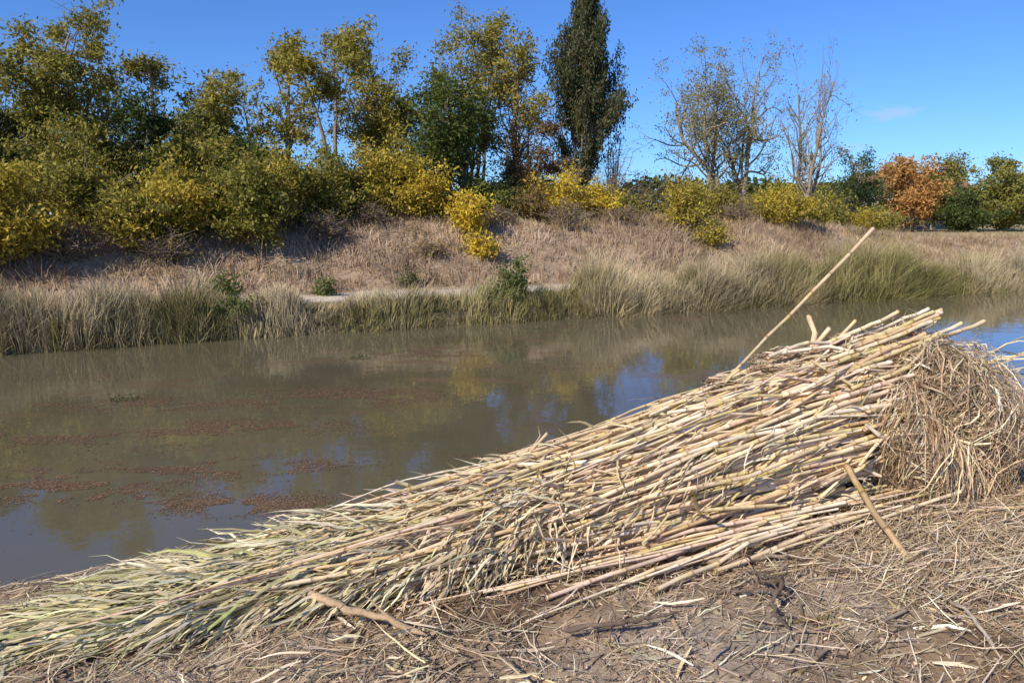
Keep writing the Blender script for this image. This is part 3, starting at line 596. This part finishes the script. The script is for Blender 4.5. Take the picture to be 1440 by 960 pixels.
for k in range(n):
    r=.004+.016*rg.random()**3;x,y,z=xx[k],yy[k],zz[k]
    s=rg.uniform(.7,1.3,3)*r;b=np.array([0,.8,1,.75,0.01])
    P=np.array([[x,y,z-s[2]*.6],[x,y,z-s[2]*.3],[x,y,z+s[2]*.2],[x,y,z+s[2]*.7],[x,y,z+s[2]*.95]])
    V,F,C=tube(P,b*r,6,pick([[.42,.30,.19],[.50,.39,.27],[.30,.21,.14]],1,rg)[0]);V+=rg.normal(0,r*.15,V.shape);acc.add(V,F,C)
acc.build('soil_clods',M_ground)

# ---------------------------------------------------------------- sky, sun, camera
sd=np.array([-.60,-.66]);az=math.atan2(sd[0],sd[1]);el=math.radians(38)
wd=bpy.data.worlds.new('World');scene.world=wd;wd.use_nodes=True;nt=wd.node_tree;N=nt.nodes;L=nt.links
bg=N['Background'];sky=N.new('ShaderNodeTexSky');sky.sky_type='NISHITA';sky.sun_disc=False;sky.sun_elevation=el;sky.sun_rotation=az
sky.altitude=300;sky.air_density=1.0;sky.dust_density=.1;sky.ozone_density=3
hs=N.new('ShaderNodeMixRGB');hs.blend_type='MULTIPLY';hs.inputs[0].default_value=1;hs.inputs[2].default_value=(.50,.82,1.36,1);L.new(sky.outputs[0],hs.inputs[1])
tc=N.new('ShaderNodeTexCoord')
def cloud(prev,d,sc,lo,hi,s):
    vm=N.new('ShaderNodeVectorMath');vm.operation='SUBTRACT';vm.inputs[1].default_value=d;L.new(tc.outputs['Generated'],vm.inputs[0])
    v2=N.new('ShaderNodeVectorMath');v2.operation='MULTIPLY';v2.inputs[1].default_value=sc;L.new(vm.outputs[0],v2.inputs[0])
    ln=N.new('ShaderNodeVectorMath');ln.operation='LENGTH';L.new(v2.outputs[0],ln.inputs[0])
    nz=N.new('ShaderNodeTexNoise');nz.inputs['Scale'].default_value=1.6;nz.inputs['Detail'].default_value=6;L.new(v2.outputs[0],nz.inputs['Vector'])
    ms=N.new('ShaderNodeMath');ms.operation='MULTIPLY_ADD';L.new(nz.outputs['Fac'],ms.inputs[0]);ms.inputs[1].default_value=-2.2;L.new(ln.outputs['Value'],ms.inputs[2])
    mr=N.new('ShaderNodeMapRange');L.new(ms.outputs[0],mr.inputs[0]);mr.inputs[1].default_value=lo;mr.inputs[2].default_value=hi;mr.inputs[3].default_value=s;mr.inputs[4].default_value=0
    mx=N.new('ShaderNodeMixRGB');L.new(mr.outputs[0],mx.inputs[0]);L.new(prev,mx.inputs[1]);mx.inputs[2].default_value=(5,5.6,7,1);return mx.outputs[0]
c=cloud(hs.outputs[0],(.441,.890,.115),(38,38,140),-.9,.2,.45)
c=cloud(c,(.405,.91,.078),(50,50,190),-.9,.2,.25)
L.new(c,bg.inputs['Color']);bg.inputs['Strength'].default_value=.115
ld=bpy.data.lights.new('sun','SUN');ld.energy=5.0;ld.angle=math.radians(.53);ld.color=(1,.94,.82)
lo=bpy.data.objects.new('sun',ld);scene.collection.objects.link(lo)
from mathutils import Vector
s2=np.array([sd[0],sd[1]])/np.linalg.norm(sd)*math.cos(el)
lo.rotation_euler=Vector((s2[0],s2[1],math.sin(el))).to_track_quat('Z','Y').to_euler()
cd=bpy.data.cameras.new('camera');cd.lens=26;cd.sensor_width=36;cd.clip_end=3000
co=bpy.data.objects.new('camera',cd);co.location=(0,0,2.8);co.rotation_euler=(math.radians(80.2),0,0);scene.collection.objects.link(co);scene.camera=co
scene.view_settings.view_transform='Standard';scene.view_settings.look='None';scene.view_settings.exposure=0
